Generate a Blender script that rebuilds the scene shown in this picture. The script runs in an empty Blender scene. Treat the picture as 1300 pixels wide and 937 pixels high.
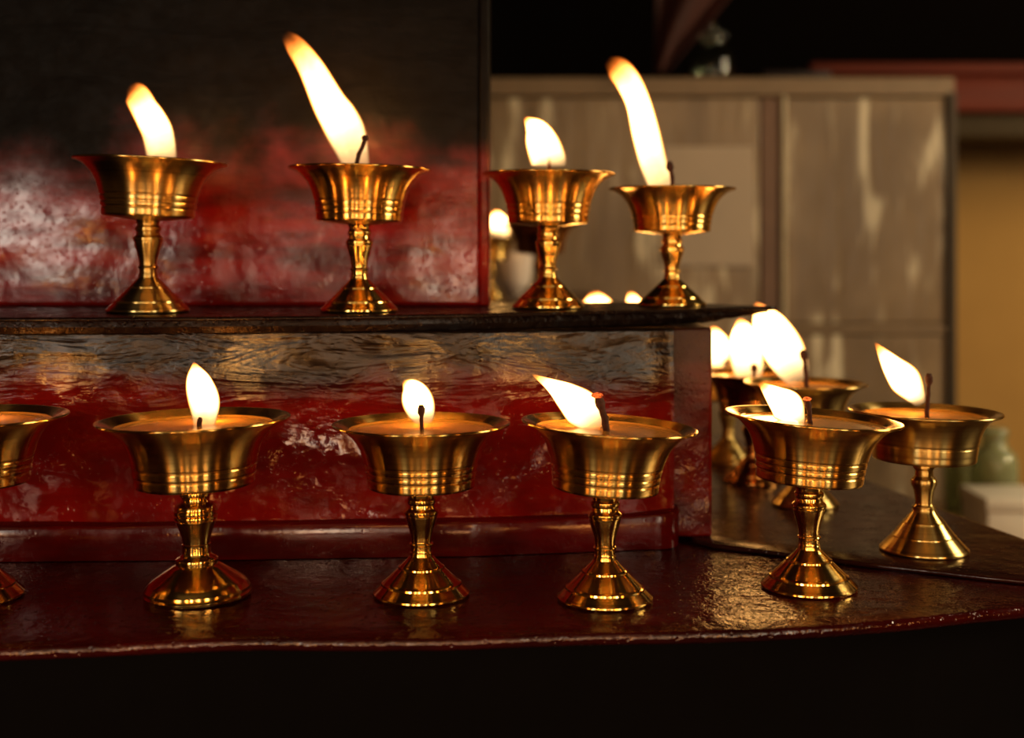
import bpy, bmesh, math, random
from mathutils import Vector, noise
random.seed(7)
F = 1634.0; HX = 650.0; HY = 322.0; CZ = 1.173
DECK = 1.0; SHEET = 1.003; SHELF = 1.138
col = bpy.context.scene.collection
sc = bpy.context.scene

def P(px, py, Y):
    """point of the place seen at photo position (px,py) at distance Y"""
    return Vector(((px-HX)*Y/F, Y, CZ-(py-HY)*Y/F))
def PX(px, Y): return (px-HX)*Y/F
def PZ(py, Y): return CZ-(py-HY)*Y/F
def onplane(px, py, z):
    Y = (CZ-z)*F/(py-HY)
    return (PX(px, Y), Y)

# ------------------------------------------------------------------ materials
class NT:
    def __init__(s, name):
        s.m = bpy.data.materials.new(name); s.m.use_nodes = True
        s.t = s.m.node_tree; s.t.nodes.clear()
        s.out = s.n('ShaderNodeOutputMaterial')
    def n(s, typ, **kw):
        nd = s.t.nodes.new(typ)
        for k, v in kw.items(): setattr(nd, k, v)
        return nd
    def l(s, a, b): s.t.links.new(a, b)
    def setv(s, sock, v):
        if isinstance(v, bpy.types.NodeSocket): s.l(v, sock)
        else: sock.default_value = v
    def math(s, op, a, b=0.0, c=None, clamp=False):
        nd = s.n('ShaderNodeMath', operation=op, use_clamp=clamp)
        s.setv(nd.inputs[0], a); s.setv(nd.inputs[1], b)
        if c is not None: s.setv(nd.inputs[2], c)
        return nd.outputs[0]
    def mix(s, f, a, b):
        nd = s.n('ShaderNodeMix', data_type='RGBA')
        s.setv(nd.inputs[0], f)
        s.setv(nd.inputs[6], a); s.setv(nd.inputs[7], b)
        return nd.outputs[2]
    def rng(s, v, a, b, c=0.0, d=1.0, smooth=True):
        nd = s.n('ShaderNodeMapRange', interpolation_type='SMOOTHSTEP' if smooth else 'LINEAR')
        s.setv(nd.inputs[0], v); nd.inputs[1].default_value = a; nd.inputs[2].default_value = b
        nd.inputs[3].default_value = c; nd.inputs[4].default_value = d
        return nd.outputs[0]
    def noise(s, vec, scale, detail=4, rough=.55, dist=0.0):
        nd = s.n('ShaderNodeTexNoise')
        if vec is not None: s.l(vec, nd.inputs['Vector'])
        nd.inputs['Scale'].default_value = scale; nd.inputs['Detail'].default_value = detail
        nd.inputs['Roughness'].default_value = rough; nd.inputs['Distortion'].default_value = dist
        return nd.outputs[0]
    def scale(s, vec, v):
        nd = s.n('ShaderNodeMapping'); s.l(vec, nd.inputs[0]); nd.inputs['Scale'].default_value = v
        return nd.outputs[0]
    def pos(s): return s.n('ShaderNodeNewGeometry').outputs['Position']
    def obj(s): return s.n('ShaderNodeTexCoord').outputs['Object']
    def sep(s, vec):
        nd = s.n('ShaderNodeSeparateXYZ'); s.l(vec, nd.inputs[0]); return nd.outputs
    def bump(s, h, strength, dist, nrm=None):
        nd = s.n('ShaderNodeBump'); s.l(h, nd.inputs['Height'])
        nd.inputs['Strength'].default_value = strength; nd.inputs['Distance'].default_value = dist
        if nrm: s.l(nrm, nd.inputs['Normal'])
        return nd.outputs[0]
    def pbr(s, **kw):
        nd = s.n('ShaderNodeBsdfPrincipled')
        for k, v in kw.items(): s.setv(nd.inputs[k.replace('_', ' ')], v)
        s.l(nd.outputs[0], s.out.inputs[0]); return nd
def C4(r, g, b): return (r, g, b, 1.0)

def m_plain(name, c, rough=.6, metal=0.0, nscale=40, amt=.25, bump=.0006, **kw):
    t = NT(name); p = t.obj()
    nz = t.noise(p, nscale)
    d = C4(*[x*(1-amt) for x in c]); e = C4(*[min(1, x*(1+amt)) for x in c])
    t.pbr(Base_Color=t.mix(nz, d, e), Roughness=rough, Metallic=metal,
          Normal=t.bump(nz, .4, bump), **kw)
    return t.m

def m_brass(name, c1, c2, rough=.2, aniso=.85, ring=1.0):
    t = NT(name); p = t.obj(); z = t.sep(p)[2]
    cz = t.n('ShaderNodeCombineXYZ'); t.l(z, cz.inputs[2])      # lathe turning marks: vary with height only
    g = t.noise(cz.outputs[0], 520, 2, .6); g2 = t.noise(cz.outputs[0], 190, 1, .5)
    nz = t.noise(p, 22, 3, .5)
    colr = t.mix(t.rng(nz, .3, .75), C4(*c1), C4(*c2))
    colr = t.mix(t.rng(g, .34, .50, .35*ring, 0.0), colr, C4(.30, .14, .03))
    bp = t.bump(g, .6*ring, .00010); bp = t.bump(g2, .5*ring, .00022, bp)
    tg = t.n('ShaderNodeTangent', direction_type='RADIAL', axis='Z')
    t.pbr(Base_Color=colr, Metallic=1.0, Roughness=rough, Normal=bp, Anisotropic=aniso, Anisotropic_Rotation=.25, Tangent=tg.outputs[0])
    return t.m

def m_lacquer(name, zdark=None, spec=.5, *, red=(.12, .006, .003), dark=(.012, .006, .003), rough=.2, lump=1.0, fine=1.0, brown=(.05, .012, .006), coat=.6, sootrough=.0, crust=0, sootspec=1.0, wrinkle=0):
    t = NT(name); p = t.pos(); xyz = t.sep(p)
    n1 = t.noise(p, 14, 4, .55, .3); n2 = t.noise(p, 90, 4, .65); n3 = t.noise(t.scale(p, (.25, 1, 1)), 55, 4, .6)
    base = t.mix(t.rng(n3, .35, .7), C4(*red), C4(*brown))
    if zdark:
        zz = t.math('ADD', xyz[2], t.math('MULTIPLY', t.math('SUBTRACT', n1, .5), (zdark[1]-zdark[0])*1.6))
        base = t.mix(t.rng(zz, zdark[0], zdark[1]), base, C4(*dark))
    else:
        base = t.mix(t.rng(n1, .5, .8, 0, .7), base, C4(*dark))
    h = t.bump(t.noise(p, 22, 3, .5), 1.0, .004*lump)
    if wrinkle:
        wr_ = t.noise(t.scale(p, (.35, 1, 1.6)), 34, 4, .6, .8)
        h = t.bump(t.math('MULTIPLY', wr_, t.rng(zz, zdark[0]-.02, zdark[1], .15, 1)), 1.0, .0028*wrinkle, h)
    h = t.bump(n2, .9, .0009*fine, h)
    vor = t.n('ShaderNodeTexVoronoi'); t.l(p, vor.inputs['Vector']); vor.inputs['Scale'].default_value = 260
    pit = t.rng(vor.outputs['Distance'], .08, .30)
    h = t.bump(pit, .5*min(1, fine), .0006, h)
    if crust:
        cr = t.math('MULTIPLY', t.noise(p, 420, 5, .7), t.rng(zz, zdark[0]-.02, zdark[1], .0, 1))
        h = t.bump(cr, 1.0, .0005*crust, h)
    rr = t.rng(n2, .3, .8, rough*.7, rough*1.6)
    if zdark: rr = t.math('ADD', rr, t.rng(zz, zdark[0], zdark[1], 0, sootrough))
    t.pbr(Base_Color=base, Roughness=rr, Normal=h, Specular_IOR_Level=(t.rng(zz, zdark[0], zdark[1]+.02, spec, spec*sootspec) if zdark else spec),
          Coat_Weight=coat, Coat_Roughness=.12, IOR=1.5)
    return t.m

def m_flame(name, tipfade, strength=9.0, tiporange=.5):
    """translucent glowing gas: dense bright core, thin orange rim, fading foot and tip"""
    t = NT(name)
    a = t.n('ShaderNodeAttribute', attribute_name='along').outputs['Fac']
    lw = t.n('ShaderNodeLayerWeight'); lw.inputs[0].default_value = .5
    edge = lw.outputs['Facing']
    nz = t.noise(t.obj(), 90, 2)
    aa = t.math('ADD', a, t.math('MULTIPLY', t.math('SUBTRACT', nz, .5), .12))
    core = t.rng(edge, .90, .20)                # 1 inside
    tip = t.rng(aa, tipfade, 1.0, 1.0, .0)
    foot = t.rng(aa, .0, .36, .05, 1.0)
    dens = t.math('MULTIPLY', core, t.math('MULTIPLY', tip, foot), clamp=True)
    warm = t.rng(aa, tiporange, 1.0, 0, 1)
    colr = t.mix(t.rng(edge, .12, .62), C4(1, .55, .18), C4(1, .32, .055))
    colr = t.mix(warm, colr, C4(1, .23, .025))
    low = t.rng(aa, .10, .42, 1, 0)
    colr = t.mix(low, colr, C4(1, .60, .27))
    st = t.math('MULTIPLY', t.rng(aa, tiporange, 1.0, strength, strength*.03), t.rng(edge, .10, .60, 1.0, .045))
    st = t.math('MULTIPLY', st, t.rng(aa, .14, .75, .045, 1.0))
    st = t.math('ADD', st, .25)
    em = t.n('ShaderNodeEmission'); t.l(colr, em.inputs[0]); t.l(st, em.inputs[1])
    tr = t.n('ShaderNodeBsdfTransparent'); mx = t.n('ShaderNodeMixShader')
    t.l(dens, mx.inputs[0]); t.l(tr.outputs[0], mx.inputs[1]); t.l(em.outputs[0], mx.inputs[2])
    t.l(mx.outputs[0], t.out.inputs[0])
    return t.m

M = {}
M['brass'] = m_brass('polished_brass', (.80, .52, .15), (.92, .66, .24), .17, .8)
M['brass_bowl'] = m_brass('turned_brass', (.82, .50, .14), (.94, .64, .22), .24, 1.0, 1.3)
M['brass_dull'] = m_brass('worn_brass', (.68, .48, .16), (.84, .64, .27), .28, .9)
M['brass_red'] = m_brass('coppery_brass', (.62, .27, .08), (.72, .38, .12), .2)
t = NT('melted_butter'); nz = t.noise(t.obj(), 60, 3)
t.pbr(Base_Color=t.mix(nz, C4(.80, .34, .05), C4(.95, .50, .11)), Roughness=.22, Metallic=.25,
      Coat_Weight=.6, Subsurface_Weight=.0, Normal=t.bump(t.noise(t.obj(), 130, 3), .5, .0006)); M['butter'] = t.m
M['char'] = m_plain('charred_cotton', (.075, .030, .018), .85, nscale=500, amt=.7, bump=.001)
t = NT('ember'); nz = t.noise(t.obj(), 700, 2)
pb = t.pbr(Base_Color=C4(.15, .03, .01), Roughness=.8, Emission_Color=C4(1, .16, .03), Emission_Strength=t.rng(nz, .35, .65, .1, 1.2)); M['ember'] = t.m
M['flame'] = m_flame('flame_bright', .80, 15, .74)
M['flame_tall'] = m_flame('flame_tall', .56, 14, .40)
M['red_deck'] = m_lacquer('deck_lacquer', None, red=(.075, .004, .002), dark=(.008, .003, .002), rough=.15, lump=.25, fine=1.5, brown=(.03, .003, .002), coat=.0, spec=.9)
M['brown_sheet'] = m_lacquer('brown_sheet_lacquer', None, red=(.05, .012, .006), dark=(.014, .006, .004), rough=.2, lump=.3, fine=.5, brown=(.03, .008, .005), coat=.1, spec=.35)
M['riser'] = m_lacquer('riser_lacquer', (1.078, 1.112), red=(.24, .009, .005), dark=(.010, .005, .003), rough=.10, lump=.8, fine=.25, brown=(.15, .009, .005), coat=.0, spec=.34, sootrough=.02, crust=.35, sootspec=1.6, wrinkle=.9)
M['skirt'] = m_lacquer('skirt_lacquer', None, red=(.13, .004, .003), dark=(.05, .003, .002), rough=.14, lump=.04, fine=.1, brown=(.07, .005, .003), coat=.0, spec=.45)
M['panel'] = m_lacquer('panel_lacquer', (1.185, 1.262), red=(.34, .012, .007), dark=(.005, .0035, .002), rough=.17, lump=.38, fine=.3, brown=(.10, .008, .005), coat=.0, spec=.5, sootrough=.35, crust=.25, sootspec=.35, wrinkle=.3)
M['black'] = m_lacquer('black_lacquer', None, red=(.012, .006, .004), dark=(.006, .004, .003), rough=.3, lump=.4, fine=1.6, brown=(.015, .006, .003), coat=.05, spec=.25)
M['apron'] = m_plain('apron_black', (.004, .003, .0025), .75, Specular_IOR_Level=.12)

# ------------------------------------------------------------------ mesh helpers
def mesh_obj(name, bm, m, parent=None, smooth=True, loc=None):
    me = bpy.data.meshes.new(name); bm.normal_update(); bm.to_mesh(me); bm.free()
    if m is not None: me.materials.append(m)
    if smooth:
        for p in me.polygons: p.use_smooth = True
    o = bpy.data.objects.new(name, me); col.objects.link(o)
    if parent is not None: o.parent = parent
    if loc is not None: o.location = loc
    return o
def crisp(o, deg=24):
    o.data.set_sharp_from_angle(angle=math.radians(deg)); return o
def empty(name, loc, label=None, cat=None, group=None):
    o = bpy.data.objects.new(name, None); col.objects.link(o); o.location = loc
    o.empty_display_size = .02
    if label: tag(o, label, cat, group)
    return o
def tag(o, label, cat, group=None):
    o['label'] = label; o['category'] = cat
    if group: o['group'] = group
def bx(bm, x0, x1, y0, y1, z0, z1, bev=0.0, seg=2):
    r = bmesh.ops.create_cube(bm, size=1.0)
    for v in r['verts']:
        v.co = Vector(((x0+x1)/2+v.co.x*(x1-x0), (y0+y1)/2+v.co.y*(y1-y0), (z0+z1)/2+v.co.z*(z1-z0)))
    if bev:
        es = {e for v in r['verts'] for e in v.link_edges}
        bmesh.ops.bevel(bm, geom=list(es), offset=bev, segments=seg, affect='EDGES', profile=.5)
def lathe(bm, prof, seg=96):
    rings = []
    for r, z in prof:
        if r < 1e-6: rings.append([bm.verts.new((0, 0, z))])
        else: rings.append([bm.verts.new((r*math.cos(2*math.pi*i/seg), r*math.sin(2*math.pi*i/seg), z)) for i in range(seg)])
    for a, b in zip(rings[:-1], rings[1:]):
        for i in range(seg):
            j = (i+1) % seg
            if len(a) == 1 and len(b) == 1: continue
            if len(a) == 1: bm.faces.new((a[0], b[j], b[i]))
            elif len(b) == 1: bm.faces.new((a[i], a[j], b[0]))
            else: bm.faces.new((a[i], a[j], b[j], b[i]))
def subdiv(prof, step, sharp=True):
    """resample a profile with a Catmull-Rom curve; a point given with a third value is a crisp corner"""
    pts = [Vector((p[0], p[1])) for p in prof]; cr = [len(p) > 2 for p in prof]; out = []
    for i in range(len(pts)-1):
        p1, p2 = pts[i], pts[i+1]
        p0 = p1+(p1-p2) if (i == 0 or cr[i]) else pts[i-1]
        p3 = p2+(p2-p1) if (i+2 >= len(pts) or cr[i+1]) else pts[i+2]
        n = max(1, min(8, int((p2-p1).length/step)))
        for k in range(n):
            u = k/n
            q = .5*((2*p1)+(p2-p0)*u+(2*p0-5*p1+4*p2-p3)*u*u+(3*p1-p0-3*p2+p3)*u**3)
            out.append((max(0, q.x), q.y))
    out.append((pts[-1].x, pts[-1].y))
    return out
def tube(bm, pts, rads, seg=12, bumpy=0.0):
    pts = [Vector(p) for p in pts]; rings = []
    for i, p in enumerate(pts):
        d = (pts[min(i+1, len(pts)-1)]-pts[max(i-1, 0)]).normalized()
        u = d.cross(Vector((0, 1, 0)));
        if u.length < .01: u = d.cross(Vector((1, 0, 0)))
        u.normalize(); v = d.cross(u).normalized()
        ring = []
        for k in range(seg):
            a = 2*math.pi*k/seg; r = rads[i]*(1+bumpy*random.uniform(-1, 1))
            ring.append(bm.verts.new(p+u*math.cos(a)*r+v*math.sin(a)*r))
        rings.append(ring)
    for a, b in zip(rings[:-1], rings[1:]):
        for k in range(seg): bm.faces.new((a[k], a[(k+1) % seg], b[(k+1) % seg], b[k]))
    bm.faces.new(rings[0][::-1]); bm.faces.new(rings[-1])
def interp(tab, x):
    if x <= tab[0][0]: return tab[0][1]
    for (a, b), (c, d) in zip(tab[:-1], tab[1:]):
        if x <= c: return b+(d-b)*(x-a)/(c-a)
    return tab[-1][1]

# ------------------------------------------------------------------ lamp profiles (unit: rim radius)
K = 1   # crisp
# base, stem, bowl outlines measured from the photograph
BASE1 = [(0, 0), (.50, 0, K), (.532, .006, K), (.542, .022, K), (.540, .040, K), (.528, .052, K), (.450, .130, K), (.446, .152, K), (.428, .160, K), (.262, .318, K), (.258, .338, K), (.240, .346, K), (.160, .425, K), (.150, .44, K), (.130, .46), (.125, .50)]
STEM1 = [(.125, .50), (.118, .515), (.118, .575), (.128, .585, K), (.134, .597), (.128, .61, K), (.115, .62), (.118, .68), (.135, .76), (.165, .86), (.182, .925), (.182, .94, K), (.193, .955), (.193, .985), (.180, 1.0, K), (.158, 1.02), (.150, 1.06), (.155, 1.075, K), (.166, 1.085), (.166, 1.12), (.155, 1.13, K), (.145, 1.15), (.152, 1.19), (.165, 1.215)]
BOWL1 = [(0, 1.205), (.17, 1.215), (.40, 1.238), (.575, 1.262, K), (.597, 1.272), (.602, 1.29, K), (.606, 1.365, K), (.594, 1.374, K), (.596, 1.386, K), (.614, 1.392, K), (.618, 1.445, K), (.604, 1.454, K), (.606, 1.466, K), (.624, 1.472, K), (.630, 1.53, K), (.618, 1.539, K), (.621, 1.549, K), (.638, 1.555, K), (.658, 1.63), (.695, 1.73), (.755, 1.83), (.85, 1.925), (.955, 1.975), (.992, 1.985), (1.0, 1.998), (.992, 2.012), (.965, 2.012), (.87, 1.968), (.77, 1.88), (.70, 1.77), (.655, 1.66), (.62, 1.52), (.59, 1.36), (.50, 1.30), (0, 1.29)]
BASE2 = [(0, 0), (.515, 0, K), (.545, .012, K), (.55, .045), (.535, .065, K), (.545, .078, K), (.542, .105, K), (.50, .165), (.465, .195, K), (.452, .205, K), (.25, .345, K), (.235, .350, K), (.215, .36, K), (.215, .42), (.165, .45, K), (.155, .465)]
STEM2 = [(.155, .465), (.148, .48), (.145, .56), (.150, .58), (.138, .59, K), (.140, .605), (.155, .68), (.195, .80), (.21, .84), (.205, .85, K), (.222, .865), (.222, .895), (.207, .905, K), (.222, .915), (.222, .955), (.207, .965, K), (.215, .975), (.205, 1.01), (.15, 1.05), (.14, 1.09), (.15, 1.11, K), (.165, 1.12), (.165, 1.17), (.155, 1.19)]
BOWL2 = [(0, 1.18), (.16, 1.19), (.42, 1.215), (.58, 1.235, K), (.605, 1.248), (.612, 1.27, K), (.618, 1.345, K), (.604, 1.354, K), (.607, 1.364, K), (.628, 1.37, K), (.635, 1.45, K), (.621, 1.459, K), (.624, 1.469, K), (.642, 1.475, K), (.66, 1.58), (.70, 1.70), (.765, 1.80), (.86, 1.885), (.955, 1.935), (.992, 1.948), (1.0, 1.96), (.992, 1.974), (.965, 1.974), (.87, 1.93), (.77, 1.845), (.71, 1.74), (.665, 1.62), (.63, 1.48), (.60, 1.33), (.50, 1.27), (0, 1.26)]
BASE3 = [(0, 0), (.55, 0, K), (.570, .006, K), (.578, .02, K), (.575, .035, K), (.42, .190, K), (.416, .205, K), (.402, .211, K), (.280, .365, K), (.276, .378, K), (.264, .384, K), (.165, .50), (.15, .53)]
STEM3 = [(.15, .53), (.148, .545, K), (.150, .575), (.132, .585, K), (.115, .61), (.118, .70), (.135, .79), (.165, .86), (.170, .90), (.160, .93), (.130, .96), (.118, .975, K), (.118, 1.05), (.128, 1.065, K), (.142, 1.075), (.142, 1.11), (.130, 1.125, K), (.138, 1.15)]
BOWL3 = [(0, 1.14), (.14, 1.15), (.45, 1.165), (.64, 1.18, K), (.662, 1.19), (.668, 1.21, K), (.675, 1.315, K), (.658, 1.324, K), (.660, 1.336, K), (.682, 1.343, K), (.686, 1.385, K), (.670, 1.394, K), (.672, 1.403, K), (.692, 1.41, K), (.72, 1.53), (.77, 1.64), (.835, 1.72), (.92, 1.775), (.985, 1.792), (1.0, 1.805), (.99, 1.82), (.96, 1.818), (.87, 1.775), (.79, 1.69), (.73, 1.58), (.69, 1.44), (.66, 1.25), (.5, 1.20), (0, 1.19)]
PROFS = {1: (BASE1, STEM1, BOWL1, 2.0, .74), 2: (BASE2, STEM2, BOWL2, 1.96, .74), 3: (BASE3, STEM3, BOWL3, 1.805, .82)}

def flame_mesh(bm, spine, flat=.62, seg=28, n=40):
    """spine: list of (Vector, halfwidth)"""
    L = len(spine)-1; pts = []; ws = []
    for i in range(n+1):
        u = i/n*L; k = min(int(u), L-1); f = u-k
        g = lambda j: spine[max(0, min(L, j))]
        p0, p1, p2, p3 = [g(k+d)[0] for d in (-1, 0, 1, 2)]; w0, w1, w2, w3 = [g(k+d)[1] for d in (-1, 0, 1, 2)]
        cr = lambda a, b, c, d: .5*((2*b)+(c-a)*f+(2*a-5*b+4*c-d)*f*f+(3*b-a-3*c+d)*f**3)
        pts.append(cr(p0, p1, p2, p3)); ws.append(max(0.0, cr(w0, w1, w2, w3)))
    lay = bm.verts.layers.float.new('along'); rings = []
    for i, (p, w) in enumerate(zip(pts, ws)):
        d = (pts[min(i+1, n)]-pts[max(i-1, 0)]).normalized(); v = Vector((0, 1, 0)); u = v.cross(d).normalized()
        w = max(w, 1e-5); ring = []
        for k in range(seg):
            a = 2*math.pi*k/seg
            q = bm.verts.new(p+u*math.cos(a)*w+v*math.sin(a)*w*flat); q[lay] = i/n; ring.append(q)
        rings.append(ring)
    for a, b in zip(rings[:-1], rings[1:]):
        for k in range(seg): bm.faces.new((a[k], b[k], b[(k+1) % seg], a[(k+1) % seg]))
    bm.faces.new(rings[0]); bm.faces.new(rings[-1][::-1])

def lamp(label, px, Y, R, z, prof=1, tilt=0.0, whole=0.0, spin=0.0, flame=None, fmat='flame', wick=None, wr=.0013, mat='brass', ember=False, group=None, fy=.004, flat=.62, ball=False, hs=1.0):
    base, stem, bowl, H, orad = PROFS[prof]; H = H*hs
    sc_ = lambda pr: [(q[0], q[1]*hs)+tuple(q[2:]) for q in pr]
    base, stem, bowl = sc_(base), sc_(stem), sc_(bowl)
    group = 'butter lamps on the small stand' if Y > 1.2 else 'butter lamps on the upper shelf' if z > 1.1 else 'butter lamps on the lower step' if Y < .8 else 'butter lamps behind the altar riser'
    root = empty('butter_lamp', (PX(px, Y), Y, z), label, 'oil lamp', group)
    root.rotation_euler = (0, math.radians(whole), 0)
    S = lambda pr: [(r*R, h*R) for r, h in subdiv(pr, .014)]
    bm = bmesh.new(); lathe(bm, S(base)); crisp(mesh_obj('base', bm, M[mat], root))
    bm = bmesh.new(); lathe(bm, S(stem)); crisp(mesh_obj('stem', bm, M[mat], root))
    piv = bowl[1][1]*R
    bm = bmesh.new(); lathe(bm, [(r, h-piv) for r, h in S(bowl)], 128)
    bo = mesh_obj('bowl', bm, M['brass_bowl' if mat == 'brass' else mat], root, loc=(0, 0, piv)); bo.rotation_euler = (0, math.radians(tilt), 0)
    # melted butter lies level inside the bowl
    oz = (H-.06)*R; orr = .825*R
    bm = bmesh.new(); lathe(bm, [(0, -.0015), (orr*.90, -.0015), (orr*.975, -.0006), (orr, .0004), (orr*.99, .0001), (orr*.9, -.0003), (0, -.0003)], 96)
    mesh_obj('melted_butter', bm, M['butter'], root, loc=(math.sin(math.radians(tilt))*(oz-piv), 0, oz)).rotation_euler = (0, math.radians(tilt), 0)
    o0 = Vector((PX(px, Y), Y, z))
    W = lambda q, dy=0.0: P(q[0], q[1], Y)-o0+Vector((0, dy, 0))
    if wick:
        pts = [W(q, -.001) for q in wick]
        foot = pts[0].copy(); foot.z = oz-.004; pts = [foot]+pts
        n = 14; full = []; rr = []
        for i in range(n+1):
            u = i/n*(len(pts)-1); k = min(int(u), len(pts)-2); f = u-k
            full.append(pts[k].lerp(pts[k+1], f)+Vector((random.uniform(-1, 1), 0, 0))*wr*.12)
            rr.append(wr*(1.15-.25*i/n)*(1.0 if i < n-2 else (1.9 if ball else 1.55 if ember else 1.12))*(1 if i < n else .6))
        bm = bmesh.new(); tube(bm, full, rr, 12, .13)
        w_ = mesh_obj('wick', bm, M['char'], root)
        if ember:
            bm = bmesh.new(); bmesh.ops.create_icosphere(bm, subdivisions=3, radius=wr*1.55)
            for v in bm.verts: v.co = Vector((v.co.x*1.15, v.co.y, v.co.z*.55))+full[-1]+Vector((0, -.0003, wr*.3))+noise.noise_vector(v.co*900)*.0002
            e_ = mesh_obj('ember', bm, M['ember'], w_); e_['label'] = 'glowing red ember'
    if flame:
        bm = bmesh.new(); sp = [(W(q, fy), q[2]*Y/F) for q in flame]
        flame_mesh(bm, sp, flat); f_ = mesh_obj('flame', bm, M[fmat], root); f_['label'] = 'burning orange white flame'
        # the flame's own light, just behind the gas so the melted butter and the altar glow
        k = len(flame)//2; lp = W(flame[k-1][:2], fy+flame[k-1][2]*Y/F*flat+.005)
        l = bpy.data.lights.new('flame_light', 'POINT'); l.energy = .026+.0009*max(0, flame[0][1]-flame[-1][1]-60)*.4; l.color = (1, .47, .13); l.shadow_soft_size = .004
        lo = bpy.data.objects.new('flame_light', l); col.objects.link(lo); lo.location = o0+lp
    return root

# ------------------------------------------------------------------ the setting
def struct(name, bm, m, smooth=False):
    o = mesh_obj(name, bm, m, None, smooth); o['kind'] = 'structure'; return o
bm = bmesh.new(); bx(bm, -2.4, 2.4, -2.2, 2.9, -.1, 0); struct('floor', bm, m_plain('floor_boards', (.05, .03, .02), .5, nscale=8))
t = NT('ochre_plaster'); p = t.pos(); z = t.sep(p)
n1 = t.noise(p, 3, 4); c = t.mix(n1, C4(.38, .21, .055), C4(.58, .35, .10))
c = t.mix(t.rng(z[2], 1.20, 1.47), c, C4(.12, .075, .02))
t.pbr(Base_Color=c, Roughness=.7, Normal=t.bump(t.noise(p, 30), .3, .002)); ochre = t.m
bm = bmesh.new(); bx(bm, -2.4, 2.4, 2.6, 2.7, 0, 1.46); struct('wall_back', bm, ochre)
bm = bmesh.new(); bx(bm, -2.4, 2.4, 2.56, 2.7, 1.46, 2.7); struct('trim_1', bm, m_plain('sooty_boards', (.006, .0035, .0018), .9, nscale=6, Specular_IOR_Level=.1))
bm = bmesh.new(); bx(bm, 2.3, 2.4, -2.2, 2.6, 0, 2.7); struct('wall_right', bm, m_plain('side_plaster', (.16, .10, .05), .8, nscale=6))
bm = bmesh.new(); bx(bm, -2.4, -2.3, -2.2, 2.6, 0, 2.7); struct('wall_left', bm, m_plain('side_plaster_dark', (.10, .06, .03), .8, nscale=6))
bm = bmesh.new(); bx(bm, -2.4, 2.4, -2.2, 2.7, 2.7, 2.8); struct('ceiling', bm, m_plain('ceiling_boards', (.03, .018, .01), .8, nscale=6))

# ------------------------------------------------------------------ altar
low = empty('altar_step', (0, .75, 0), 'broad dark red lacquered lower altar step with black front, under the front lamps', 'altar step')
upp = empty('altar_shelf', (0, .75, 0), 'upper altar shelf with black lip on a glossy red riser and corner post', 'altar shelf')
pan = empty('red_partition', (0, .75, 0), 'tall red lacquered panel blackened with soot behind the two left shelf lamps', 'partition')
altar = low
def aobj(name, bm, m, smooth=True):
    for v in bm.verts: v.co.y -= .75
    return mesh_obj(name, bm, m, altar, smooth)
NZ = lambda x, y, z, s: noise.noise(Vector((x*s, y*s, z*s)))

DZ = 1.0
front = [onplane(px, py, DZ) for px, py in [(-260, 826), (-60, 825), (0, 824), (120, 819), (230, 814), (330, 811), (450, 812), (560, 811), (650, 808), (760, 804), (860, 803), (960, 800), (1060, 794), (1160, 786), (1240, 777), (1320, 769), (1380, 764)]]
front = [(-.42, .565)]+front[1:]
backr = [(-.42, 1.22), (.19, 1.22), (.225, 1.12), (.262, .985), (.285, .86), (.305, .766), (.345, .60)]
def edgefn(pts): return lambda x: interp(pts, x)
ff = edgefn(front)
def slab(fy, by, x0, x1, ztop, th, nx, ny, bev, amp=0.0, drop=None, zoff=None):
    """slab with a curved front edge fy(x) and back edge by(x), rounded front lip"""
    bm = bmesh.new(); cols = []
    for i in range(nx+1):
        x = x0+(x1-x0)*i/nx; y0 = fy(x); y1 = max(by(x), y0+.002); c = []
        zt = ztop+(zoff(x) if zoff else 0)
        w = amp*NZ(x, 0, 3, 18)
        c.append((x, y1, zt-th)); c.append((x, y0+bev, zt-th))
        for k in range(7):
            a = -math.pi/2+math.pi*k/6
            c.append((x, y0+bev-bev*math.cos(a)+w, zt-th/2+th/2*math.sin(a)))
        for k in range(1, ny+1):
            y = y0+bev+(y1-y0-bev)*k/ny
            c.append((x, y, zt))
        cols.append([bm.verts.new(q) for q in c])
    m = len(cols[0])
    for a, b in zip(cols[:-1], cols[1:]):
        for k in range(m): bm.faces.new((a[k], b[k], b[(k+1) % m], a[(k+1) % m]))
    bm.faces.new(cols[0]); bm.faces.new(cols[-1][::-1])
    bmesh.ops.recalc_face_normals(bm, faces=bm.faces)
    return bm
def backfn(x):
    pts = [(p[0], p[1]) for p in backr]; return interp(pts, x)
bm = slab(ff, backfn, -.42, .318, DZ, .006, 220, 30, .0022, .0008)
aobj('lower_step', bm, M['red_deck'])
# apron under the lower step
bm = slab(lambda x: ff(x)+.006, lambda x: backfn(x)-.02, -.41, .31, DZ-.0062, .9935, 80, 2, .001)
aobj('apron', bm, M['apron'], False)
# thin brown sheet lying on the right of the step
sf = [onplane(px, py, SHEET) for px, py in [(880, 684), (905, 691), (960, 697), (1040, 707), (1110, 716), (1180, 723), (1250, 731), (1320, 738), (1400, 745)]]
sf2 = edgefn(sf)
bm = slab(lambda x: sf2(x), lambda x: backfn(x)-.001, sf[0][0], .3175, SHEET, .0028, 100, 20, .0012, .0006)
aobj('step_sheet', bm, M['brown_sheet'])['label'] = 'thin brown lacquered sheet with a raised edge'

altar = upp
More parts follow.
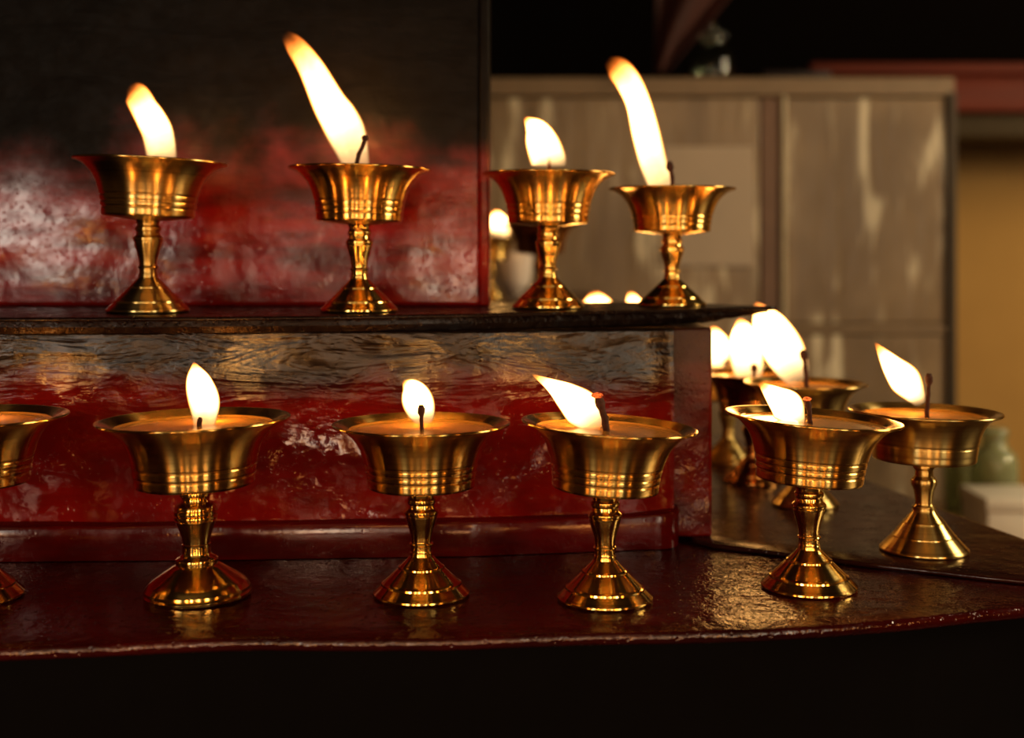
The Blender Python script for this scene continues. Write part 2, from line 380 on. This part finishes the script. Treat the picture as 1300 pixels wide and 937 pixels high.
# riser: uneven lacquered face
rp = [(-.42, .722), (PX(0, .728), .728), (PX(300, .733), .733), (PX(600, .742), .742), (PX(852, .760), .760)]
rf = edgefn(rp); bm = bmesh.new(); nx, nz = 300, 70; g = []
xr0, xr1 = -.42, PX(856, .760)
for i in range(nx+1):
    x = xr0+(xr1-xr0)*i/nx; row = []
    for j in range(nz+1):
        zc = 1.0005+(1.1285-1.0005)*j/nz
        y = rf(x)+.0035*NZ(x, 1, zc, 8)+.0010*NZ(x, 5, zc*1.6, 24)+.00025*NZ(x, 9, zc, 80)
        y += .0025*math.exp(-((x-xr1)/.012)**2)*1.0
        row.append(bm.verts.new((x, y, zc)))
    g.append(row)
for i in range(nx):
    for j in range(nz): bm.faces.new((g[i][j], g[i+1][j], g[i+1][j+1], g[i][j+1]))
# returns to make it a solid block
top = [g[i][nz] for i in range(nx+1)]; bot = [g[i][0] for i in range(nx+1)]
bt = [bm.verts.new((v.co.x, .90, v.co.z)) for v in top]; bb = [bm.verts.new((v.co.x, .90, v.co.z)) for v in bot]
for i in range(nx):
    bm.faces.new((top[i], top[i+1], bt[i+1], bt[i])); bm.faces.new((bb[i], bb[i+1], bot[i+1], bot[i])); bm.faces.new((bt[i], bt[i+1], bb[i+1], bb[i]))
bmesh.ops.recalc_face_normals(bm, faces=bm.faces)
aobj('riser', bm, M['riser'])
# rounded skirt along its foot
bm = bmesh.new(); cols = []
xs1 = PX(864, .752)
for i in range(161):
    x = -.42+(xs1+.42)*i/160; y = rf(x)-.009+.0012*NZ(x, 2, 0, 14); e = min(1, (xs1-x)/.012)
    zt = 1.0205+.0008*NZ(x, 7, 0, 20)+.0015*max(0, 1-(xs1-x)/.03); y = y+(1-math.sqrt(max(0, 1-(1-e)**2)))*.01
    c = [(x, y+.020, 1.0004), (x, y+.0015+.0008*NZ(x, 4, 0, 60), 1.0004), (x, y+.0010, 1.004), (x, y+.0004, 1.010), (x, y, zt-.0022), (x, y+.0008, zt-.0006), (x, y+.0024, zt), (x, y+.011, zt+.0008), (x, y+.020, zt+.0015)]
    cols.append([bm.verts.new(q) for q in c])
for a, b in zip(cols[:-1], cols[1:]):
    for k in range(len(a)): bm.faces.new((a[k], b[k], b[(k+1) % len(a)], a[(k+1) % len(a)]))
bm.faces.new(cols[0]); bm.faces.new(cols[-1][::-1]); bmesh.ops.recalc_face_normals(bm, faces=bm.faces)
crisp(aobj('skirt', bm, M['skirt']), 30)
# corner post
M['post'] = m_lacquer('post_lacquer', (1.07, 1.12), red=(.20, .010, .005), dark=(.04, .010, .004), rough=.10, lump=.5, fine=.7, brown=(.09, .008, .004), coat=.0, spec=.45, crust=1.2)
bm = bmesh.new(); x0, x1 = PX(852, .765), PX(900, .785)
bx(bm, x0, x1, .772, .895, 1.003, 1.1285, .0018, 3)
bmesh.ops.subdivide_edges(bm, edges=[e for e in bm.edges if e.calc_length() > .02], cuts=24, use_grid_fill=True)
for v in bm.verts: v.co.y += .0008*NZ(v.co.x, v.co.y, v.co.z, 60)
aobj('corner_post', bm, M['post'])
# shelf: thin top sheet over a thicker, ragged board
sh = [(-.42, .700)]+[onplane(px, py, SHELF) for px, py in [(0, 403.5), (200, 403), (400, 401.5), (600, 398.5), (700, 396.5), (850, 394), (940, 392.8), (985, 392)]]
shf = edgefn(sh); xe = sh[-1][0]
shb = edgefn([(-.42, .925), (.118, .925), (.136, .87), (xe, .828)])
bm = slab(shf, shb, -.42, xe, SHELF, .0022, 160, 14, .0012, .0006, zoff=lambda x: .0012*max(0, (x-.02)/.15))
aobj('shelf_sheet', bm, M['black'])
bm = bmesh.new(); cols = []; xb1 = PX(972, .83)
for i in range(201):
    x = -.42+(xb1+.42)*i/200; y0 = shf(x)+.007; y1 = max(y0+.004, min(shb(x)-.004, .92))
    e = max(0, min(1, (xb1-x)/.045)); th = .0072*(.18+.82*e)+.0012*NZ(x, 3, 1, 160)*(1 if x > .09 else .3)
    zt = SHELF-.0021+.0011*max(0, (x-.02)/.15)
    cols.append([bm.verts.new(q) for q in [(x, y0, zt), (x, y0-.0006, zt-th*.5), (x, y0+.001, zt-th), (x, (y0+y1)/2, zt-th-.0003), (x, y1, zt-th), (x, y1, zt)]])
for a, b in zip(cols[:-1], cols[1:]):
    for k in range(6): bm.faces.new((a[k], b[k], b[(k+1) % 6], a[(k+1) % 6]))
bm.faces.new(cols[0]); bm.faces.new(cols[-1][::-1]); bmesh.ops.recalc_face_normals(bm, faces=bm.faces)
aobj('shelf_board', bm, M['black'], False)
altar = pan
# tall back panel of the next step
YP = .852; xp1 = PX(621, YP); bm = bmesh.new(); nx, nz = 170, 150; g = []
for i in range(nx+1):
    x = -.46+(xp1-.006+.46)*i/nx; row = []
    for j in range(nz+1):
        zc = SHELF+.0004+.46*j/nz
        y = YP+.0022*NZ(x, 1, zc, 7)+.0008*NZ(x, 6, zc*1.8, 22)+.00015*NZ(x, 2, zc, 80)
        row.append(bm.verts.new((x, y, zc)))
    g.append(row)
for i in range(nx):
    for j in range(nz): bm.faces.new((g[i][j], g[i+1][j], g[i+1][j+1], g[i][j+1]))
loop = [g[i][0] for i in range(nx+1)]+[g[nx][j] for j in range(1, nz+1)]+[g[i][nz] for i in range(nx-1, -1, -1)]+[g[0][j] for j in range(nz-1, 0, -1)]
bk = [bm.verts.new((v.co.x, .915, v.co.z)) for v in loop]
for k in range(len(loop)):
    q = (k+1) % len(loop); bm.faces.new((loop[k], bk[k], bk[q], loop[q]))
bm.faces.new(bk[::-1]); bmesh.ops.recalc_face_normals(bm, faces=bm.faces)
aobj('back_panel', bm, M['panel'])
bm = bmesh.new(); bx(bm, xp1-.0065, xp1, YP-.0025, .917, SHELF+.0004, SHELF+.46, .0016, 3)
aobj('panel_stile', bm, M['panel'])

# ------------------------------------------------------------------ the lamps
HF = DECK
lamp('leftmost front row brass lamp, cut off by the left frame edge', -38, .648, .0480, DECK, 1, 0, hs=.95, flame=[(-38, 540, 9), (-40, 520, 19), (-44, 495, 17), (-50, 470, 1)], wick=[(-36, 545), (-35, 525)])
lamp('wide brass butter lamp second from left on lower step, upright flame, ringed bulging stem', 251, .651, .0486, DECK, 2, 0, -1.3, hs=.935,
     flame=[(258, 549, 12), (261, 532, 17), (261, 512, 21), (256, 492, 19), (252, 476, 13), (249, 460, .5)], wick=[(257, 548), (260, 530)], wr=.0013, fy=.006)
lamp('brass butter lamp on the lower step whose small round flame wraps a ball-tipped wick', 535, .653, .0453, DECK, 1, -.2, hs=.957,
     flame=[(536, 541, 11), (535, 531, 17), (531, 516, 21), (525, 502, 19.5), (518, 492, 13), (510, 485.5, 2)], wick=[(536, 548), (535, 514)], wr=.0010, ball=True, fy=.006)
lamp('brass butter lamp on lower step, flame blown left from thick wick with red ember', 768, .644, .0443, DECK, 1, 3.6, hs=.985,
     flame=[(757, 548, 8), (752, 537, 18), (739, 520, 25), (719, 503, 18), (700, 490, 9), (675, 476, .4)], wick=[(770, 548), (767, 528), (758, 503)], wr=.0017, ember=True, flat=.5)
lamp('brass butter lamp on lower step just right of corner post, front edge of brown sheet', 1027, .667, .0455, DECK, 1, 3.8, hs=.967,
     flame=[(1015, 545, 8), (1011, 534, 15), (1001, 517, 22), (985, 503, 14), (963, 485, .5)], wick=[(1029, 543), (1027, 525), (1024, 507)], wr=.0013, ember=True, flat=.5)
lamp('rightmost brass butter lamp with a smooth conical foot, alone on the brown sheet', 1173, .738, .0431, SHEET, 3, 1.2, hs=1.02, mat='brass_dull',
     flame=[(1170, 516, 6), (1166, 505, 13), (1152, 484, 21), (1134, 463, 14), (1112, 434, .5)], wick=[(1176, 522), (1178, 498), (1179, 474)], wr=.0012, ball=True)
lamp('leftmost brass butter lamp on upper shelf, flame leaning left with blunt tip', 188, .767, .0449, SHELF+.0002, 1, 2.3, mat='brass_dull', fmat='flame_tall',
     flame=[(203, 208, 17), (203, 198, 20), (198, 169, 21), (189, 150, 20), (181, 137, 18.5), (170, 118, 17), (161, 110, 9)], wick=[(208, 212), (208, 206)])
lamp('second brass butter lamp on upper shelf, tallest leaning flame and a bent wick', 456, .772, .0428, SHELF+.0002, 1, 1.0, fmat='flame_tall',
     flame=[(450, 214, 16), (449, 204, 19), (438, 170, 26), (427, 148, 26), (414, 127, 23), (392, 84, 18), (371, 54, 14), (356, 38, 6)], wick=[(452, 214), (456, 196), (463, 180), (464, 172)], wr=.0013, ball=True, fy=.010)
lamp('third brass butter lamp on upper shelf, at end of red panel, short broad flame', 696, .818, .0426, SHELF+.0004, 1, .4,
     flame=[(697, 212, 21), (696, 204, 24), (688, 181, 22), (679, 163, 15), (665, 149, 1)], wick=[(697, 214), (697, 200)], fy=-.002)
lamp('rightmost brass butter lamp on upper shelf, tall flame and dark straight wick', 853, .845, .0416, SHELF+.0009, 1, .2, hs=.92, fmat='flame_tall',
     flame=[(846, 250, 13), (844, 240, 17), (832, 208, 18.5), (822, 169, 19), (812, 129, 17), (799, 101, 17.5), (784, 83, 16), (770, 74, 5)], wick=[(854, 248), (853, 225), (849, 205)], wr=.0014, ball=True, fy=.009)
# lamps behind, on the brown sheet
lamp('brass butter lamp with long dark wick, its flame leaning up past the shelf end', 1022, .872, .0412, SHEET, 1, .5, mat='brass_dull',
     flame=[(1018, 488, 13), (1010, 472, 21), (998, 448, 27), (984, 424, 25), (972, 404, 18), (960, 383, .8)], wick=[(1024, 494), (1022, 465), (1019, 444)], wr=.0016, ball=True, flat=.45)
lamp('coppery butter lamp just right of the corner post, with an upright rounded flame', 955, .962, .0402, SHEET, 1, 0, mat='brass_red',
     flame=[(954, 488, 12), (953, 475, 19), (951, 453, 22), (948, 434, 20), (945, 418, 13), (941, 404, 1)], wick=[(957, 486), (957, 462)], wr=.0016, ball=True, flat=.5, fy=.009)
lamp('farthest lamp right of the corner post, mostly hidden behind the coppery one', 924, 1.056, .0400, SHEET, 1, 0, mat='brass_dull',
     flame=[(918, 474, 8), (914, 462, 14), (911, 445, 19), (909, 430, 15), (906, 413, 1)], wick=[(922, 474), (921, 455)], wr=.0015)
lamp('lamp hidden behind upper shelf, wide flame tip showing right of third shelf lamp', 757, 1.0, .0420, DECK, 1, 0,
     flame=[(757, 474, 10), (759, 440, 20), (758, 405, 24), (757, 385, 21), (754, 369, 4)], wick=[(757, 474), (757, 450)])
lamp('lamp hidden behind upper shelf, small flame tip showing left of rightmost shelf lamp', 805, 1.105, .0410, DECK, 1, 0,
     flame=[(808, 455, 9), (809, 430, 15), (808, 400, 17), (805, 385, 11), (800, 370, 2)], wick=[(808, 456), (808, 440)])
# lamps on the low stand behind the upper shelf
STZ = CZ-.05
lamp('blurred dark butter lamp on the small stand, right behind the third shelf lamp', 686, 1.30, .0400, STZ, 1, 0, mat='brass_red', wick=[(688, 292), (688, 284)])
lamp('blurred brass butter lamp on the small stand peeking out beside the red panel edge', 622, 1.42, .0340, STZ, 1, 0, mat='brass',
     flame=[(632, 303, 10), (634, 292, 14), (632, 280, 12), (628, 266, 1)], wick=[(631, 302), (631, 292)])
# stand
stand = empty('wooden_stand', (-.10, 1.45, 0), 'small dark wooden stand carrying blurred lamps behind the upper shelf', 'stand')
mw = m_plain('dark_wood', (.10, .05, .025), .4, nscale=20)
def rel(o, bm):
    for v in bm.verts: v.co -= o.location
    return bm
bm = bmesh.new(); bx(bm, -.34, .11, 1.235, 1.66, STZ-.022, STZ, .003); mesh_obj('stand_top', rel(stand, bm), mw, stand)
for sx, sy in ((-.32, 1.255), (.075, 1.255), (-.32, 1.625), (.075, 1.625)):
    bm = bmesh.new(); bx(bm, sx-.014, sx+.014, sy-.014, sy+.014, 0, STZ-.0215, .002); mesh_obj('leg', rel(stand, bm), mw, stand)
# white cup on the stand
cer = m_plain('white_glaze', (.75, .66, .58), .25, nscale=30, amt=.06, bump=.0001)
bm = bmesh.new(); lathe(bm, [(a, b) for a, b in subdiv([(0, 0), (.011, 0, K), (.012, .004), (.019, .012), (.0225, .028), (.024, .052), (.0225, .0525), (.021, .03), (.016, .012), (0, .009)], .003)], 64)
cup = mesh_obj('cup', bm, cer, None, loc=(PX(652, 1.56), 1.56, STZ)); tag(cup, 'blurred white porcelain cup seen behind the stem of the third shelf lamp', 'cup')

# ------------------------------------------------------------------ cabinet behind
cab = empty('cabinet', (.31, 1.92, 0), 'tall weathered grey brown cabinet with film covered doors behind the altar', 'cabinet')
t = NT('cloudy_film'); p = t.obj()
st = t.noise(t.scale(p, (1.0, 1, .16)), 34, 3, .55, .3)
st2 = t.noise(t.scale(p, (1.0, 1, .22)), 13, 3, .5, .8)
big = t.noise(p, 3.5, 3)
base = t.mix(t.rng(big, .35, .65), C4(.19, .13, .075), C4(.31, .22, .13))
s = t.math('MULTIPLY', t.rng(st, .53, .66), t.rng(st2, .45, .60), clamp=True)
c = t.mix(t.math('MULTIPLY', s, .62), base, C4(.95, .85, .62)); c = t.mix(t.rng(st2, .48, .3, 0, .45), c, C4(.13, .085, .05))
t.pbr(Base_Color=c, Roughness=.33, Specular_IOR_Level=.5, Normal=t.bump(st, .6, .006)); film = t.m
frame_m = m_plain('cabinet_wood', (.23, .16, .095), .55, nscale=25)
frame_d = m_plain('cabinet_dark_wood', (.06, .04, .02), .6, nscale=25)
edge_m = m_plain('pale_edging', (.50, .42, .28), .4, nscale=50)
maroon = m_plain('maroon_paint', (.19, .11, .07), .5, nscale=25)
YC = 1.9; X = lambda px, Y=YC: PX(px, Y); Z = lambda py, Y=YC: PZ(py, Y)
def cobj(name, m, *boxes, bev=.002, parent=cab):
    bm = bmesh.new()
    for b in boxes: bx(bm, *b, bev)
    for v in bm.verts: v.co -= cab.location
    return mesh_obj(name, bm, m, parent, False)
cobj('body', frame_m, (-.36, X(1213), YC+.02, YC+.42, .02, Z(97)))
cobj('top_rail', frame_m, (-.36, X(1212), YC, YC+.02, Z(122), Z(98)))
cobj('end_stile', frame_d, (X(1203), X(1214), YC-.004, YC+.02, .02, Z(118)))
cobj('middle_rail', frame_m, (X(999), X(1202), YC, YC+.019, Z(424), Z(412)))
cobj('mullion', edge_m, (X(992), X(998), YC-.004, YC+.019, .02, Z(122)))
cobj('door', film, (-.36, X(965), YC+.003, YC+.019, .05, Z(124)))['label'] = 'wide left door under cloudy film'
cobj('door', film, (X(999), X(1202), YC+.003, YC+.019, Z(411), Z(124)))['label'] = 'upper right door with pale vertical streaks'
cobj('door', film, (X(999), X(1202), YC+.003, YC+.019, .05, Z(425)))['label'] = 'plain lower right door'
cobj('door_stile', maroon, (X(966), X(991), YC+.001, YC+.019, .05, Z(124)))
pap = m_plain('faded_paper', (.46, .37, .28), .7, nscale=12, amt=.12)
bm = bmesh.new(); bx(bm, X(842), X(957), YC-.0015, YC+.0025, Z(338), Z(186), .0005)
for v in bm.verts: v.co.y += .0006*NZ(v.co.x, 0, v.co.z, 20)
pp = mesh_obj('paper_sheet', bm, pap, None, False); tag(pp, 'faded paper sheet stuck on the cabinet door behind the fourth shelf lamp', 'paper')

# glass dome on the cabinet
t = NT('clear_glass'); t.pbr(Base_Color=C4(.9, .95, .85), Roughness=.05, Transmission_Weight=1.0, IOR=1.45); glass = t.m
t = NT('green_glass'); t.pbr(Base_Color=C4(.62, .66, .42), Roughness=.12, Transmission_Weight=.7, IOR=1.45); gglass = t.m
yj = 1.99; jz = PZ(97, YC)
jar = empty('glass_jar', (PX(904, yj), yj, jz), 'small clear glass jar standing on top of the cabinet', 'jar')
bm = bmesh.new(); lathe(bm, subdiv([(0, .0005), (.032, .0005, K), (.037, .006), (.038, .03), (.034, .044), (.022, .056), (.020, .066), (.023, .070), (.020, .071), (.0175, .066), (.019, .056), (.031, .043), (.0352, .03), (.034, .008), (0, .005)], .003), 64)
mesh_obj('jar_body', bm, glass, jar)
bm = bmesh.new(); lathe(bm, [(0, .0715), (.0235, .0715), (.0245, .074), (.0235, .079), (.008, .082), (.006, .087), (.009, .091), (.006, .095), (0, .096)], 48)
mesh_obj('lid', bm, glass, jar)
# maroon cloth hanging to the top of the cabinet
t = NT('maroon_cloth'); p = t.obj(); wv = t.noise(t.scale(p, (1, 1, .1)), 30, 3)
t.pbr(Base_Color=t.mix(wv, C4(.012, .002, .002), C4(.09, .018, .006)), Roughness=.7, Normal=t.bump(wv, .6, .006)); cloth = t.m
bm = bmesh.new(); g = []; y0 = 1.87
for i in range(31):
    u = i/30; row = []
    for j in range(31):
        v = j/30; zt = PZ(-60, y0); zb = PZ(94, y0)+.002; zz = zt+(zb-zt)*v
        xl = PX(832, y0); xr = PX(975, y0)+(PX(848, y0)-PX(975, y0))*v**1.0
        row.append(bm.verts.new((xl+(xr-xl)*u, y0+.012*math.sin(u*9+v*2)*(1-.5*v), zz)))
    g.append(row)
for i in range(30):
    for j in range(30): bm.faces.new((g[i][j], g[i+1][j], g[i+1][j+1], g[i][j+1]))
o = mesh_obj('hanging_cloth', bm, cloth); so = o.modifiers.new('thick', 'SOLIDIFY'); so.thickness = .003
tag(o, 'dark maroon cloth hanging in a tapering fold above the cabinet', 'cloth')
# carries the cloth: dark beam above the frame
bm = bmesh.new(); bx(bm, -1.2, 2.3, 1.82, 1.92, PZ(-62, 1.87), PZ(-62, 1.87)+.12, .005); o = struct('trim_2', bm, frame_d)

# red shelf on the back wall
t = NT('red_painted_board'); p = t.obj(); n = t.noise(t.scale(p, (.15, 1, 1)), 45, 4)
zz = t.sep(p)[2]
t.pbr(Base_Color=t.mix(n, C4(.16, .028, .012), C4(.34, .07, .03)), Roughness=.5, Normal=t.bump(n, .5, .003)); redb = t.m
YB = 2.36
rs = empty('wall_shelf', (PX(1160, YB), YB, PZ(110, YB)), 'long red painted wall shelf behind the cabinet at upper right', 'shelf')
bm = bmesh.new(); bx(bm, PX(1030, YB), 1.9, YB, 2.56, PZ(93, YB), PZ(79, YB), .003); mesh_obj('shelf_board', rel(rs, bm), redb, rs)
bm = bmesh.new(); bx(bm, PX(1052, YB), 1.9, YB+.02, 2.555, PZ(140, YB), PZ(93.2, YB), .003); mesh_obj('fascia', rel(rs, bm), redb, rs)
bm = bmesh.new(); bx(bm, PX(1085, YB), 1.9, YB+.05, 2.555, PZ(172, YB), PZ(140.2, YB), .003); mesh_obj('support_rail', rel(rs, bm), m_plain('olive_wood', (.09, .06, .02), .6), rs)
# dark flat parcel lying on the cabinet top
bm = bmesh.new(); bx(bm, PX(965, 1.98), PX(1052, 1.98), 1.96, 2.2, jz+.0005, jz+.018, .003)
o = mesh_obj('box', bm, m_plain('dark_leather', (.012, .003, .002), .6)); tag(o, 'flat dark box lying on the cabinet beside the red shelf', 'box')

# ------------------------------------------------------------------ side table at right with jars
TZ = CZ-.33
tb = empty('side_table', (.62, 1.5, 0), 'small wooden side table beyond the right edge of the altar', 'table')
tw = m_plain('table_wood', (.16, .09, .035), .45, nscale=15)
bm = bmesh.new(); bx(bm, .42, .88, 1.30, 1.72, TZ-.025, TZ, .003); mesh_obj('tabletop', rel(tb, bm), tw, tb)
for sx in (.445, .855):
    for sy in (1.325, 1.695):
        bm = bmesh.new(); bx(bm, sx-.016, sx+.016, sy-.016, sy+.016, 0, TZ-.0245, .002); mesh_obj('leg', rel(tb, bm), tw, tb)
def jarobj(label, px, Y, r, h, m):
    j = empty('glass_jar', (PX(px, Y), Y, TZ), label, 'jar')
    bm = bmesh.new(); lathe(bm, subdiv([(0, .0005), (r*.85, .0005, K), (r*.98, h*.06), (r, h*.3), (r, h*.62), (r*.9, h*.74), (r*.55, h*.84), (r*.5, h*.93), (r*.44, h*.93), (r*.48, h*.83), (r*.84, h*.72), (r*.92, h*.6), (r*.92, h*.1), (0, h*.06)], .004), 64)
    mesh_obj('jar_body', bm, m, j)
    bm = bmesh.new(); lathe(bm, subdiv([(0, h*.932), (r*.56, h*.932, K), (r*.6, h*.95), (r*.58, h*1.0), (r*.45, h*1.02), (0, h*1.02)], .004), 48)
    mesh_obj('lid', bm, m, j)
jarobj('blurred green glass jar behind the white box at the right edge', 1262, 1.55, .028, .118, gglass)
jarobj('blurred olive glass jar left of the green jar beyond the rightmost lamp', 1222, 1.62, .022, .110, gglass)
wm = m_plain('white_card', (.80, .74, .62), .5, nscale=20, amt=.05)
bb_ = empty('box', (PX(1285, 1.42), 1.42, TZ), 'small white cardboard box in front of the green glass jar', 'box')
xa, xb = PX(1246, 1.40), PX(1246, 1.40)+.085
bm = bmesh.new(); bx(bm, xa+.001, xb-.001, 1.385, 1.465, TZ+.0005, TZ+.056, .0015); mesh_obj('body', rel(bb_, bm), wm, bb_)
bm = bmesh.new(); bx(bm, xa-.001, xb+.001, 1.383, 1.467, TZ+.052, TZ+.0665, .0015); mesh_obj('lid', rel(bb_, bm), wm, bb_)

# ------------------------------------------------------------------ light
def area(name, loc, target, sx, sy, power, color):
    l = bpy.data.lights.new(name, 'AREA'); l.shape = 'RECTANGLE'; l.size = sx; l.size_y = sy; l.energy = power; l.color = color
    o = bpy.data.objects.new(name, l); col.objects.link(o); o.location = loc
    d = Vector(target)-Vector(loc); o.rotation_euler = d.to_track_quat('-Z', 'Y').to_euler(); return o
area('window_light_left', (-1.25, -1.55, 1.32), (0, .8, 1.1), .34, .42, 5.0, (1, .88, .74))
area('window_light_center', (-.12, -1.7, 1.14), (0, .8, 1.1), .14, .34, 1.7, (1, .80, .60))
area('window_light_right', (1.15, -1.3, 1.45), (0, .8, 1.1), .26, .80, 4.0, (1, .84, .62))
area('window_light_far_right', (.62, -2.0, 1.30), (0, .8, 1.1), .12, .9, 1.8, (1, .84, .62))
area('window_light_far_left', (-.62, -2.0, 1.45), (0, .8, 1.1), .11, .7, 1.5, (1, .84, .62))
area('doorway_light', (.26, -1.5, .84), (.05, .75, 1.05), .22, .26, .35, (1, .78, .62))
area('overhead_fill', (0, -1.0, 2.2), (0, .8, 1.1), 2.6, 1.3, 2.6, (1, .74, .42))  # added broad dim fill that lifts the brass mid-tones, not a real fixture
# glow of the lamp rows on the facing side of the aisle
for k, (x, y, z, e) in enumerate([(-.62, -.10, 1.06, .30), (-.30, -.32, .98, .34), (-.02, -.30, 1.30, .26), (.10, -.35, .93, .34), (.40, -.25, 1.02, .34), (.72, .0, 1.12, .3), (-.14, -.42, 1.06, .2), (.20, -.5, 1.22, .2)]):
    l = bpy.data.lights.new('facing_lamp_glow', 'POINT'); l.energy = e; l.energy = e*3.8; l.color = (1, .42, .11); l.shadow_soft_size = .05
    o = bpy.data.objects.new('facing_lamp_glow', l); col.objects.link(o); o.location = (x, y, z)
area('cabinet_fill', (2.0, .9, 1.9), (.6, 2.1, 1.0), .8, .8, 24, (1, .80, .52))  # added fill aimed at the cabinet to brighten the background, no actual window
w = bpy.data.worlds.new('world'); sc.world = w; w.use_nodes = True
w.node_tree.nodes['Background'].inputs[0].default_value = (1, .8, .6, 1); w.node_tree.nodes['Background'].inputs[1].default_value = .015

# ------------------------------------------------------------------ camera
cd = bpy.data.cameras.new('camera'); cam = bpy.data.objects.new('camera', cd); col.objects.link(cam)
cam.location = (0, 0, CZ); cam.rotation_euler = (math.radians(90), 0, 0)
cd.sensor_width = 36; cd.lens = 36*F/1300; cd.shift_y = -(468.5-HY)/1300; cd.clip_start = .02
cd.dof.use_dof = True; cd.dof.focus_distance = .665; cd.dof.aperture_fstop = cd.lens/1000/.009
sc.camera = cam
sc.view_settings.view_transform = 'Standard'; sc.view_settings.look = 'Medium High Contrast'
sc.view_settings.exposure = .25; sc.view_settings.gamma = 1
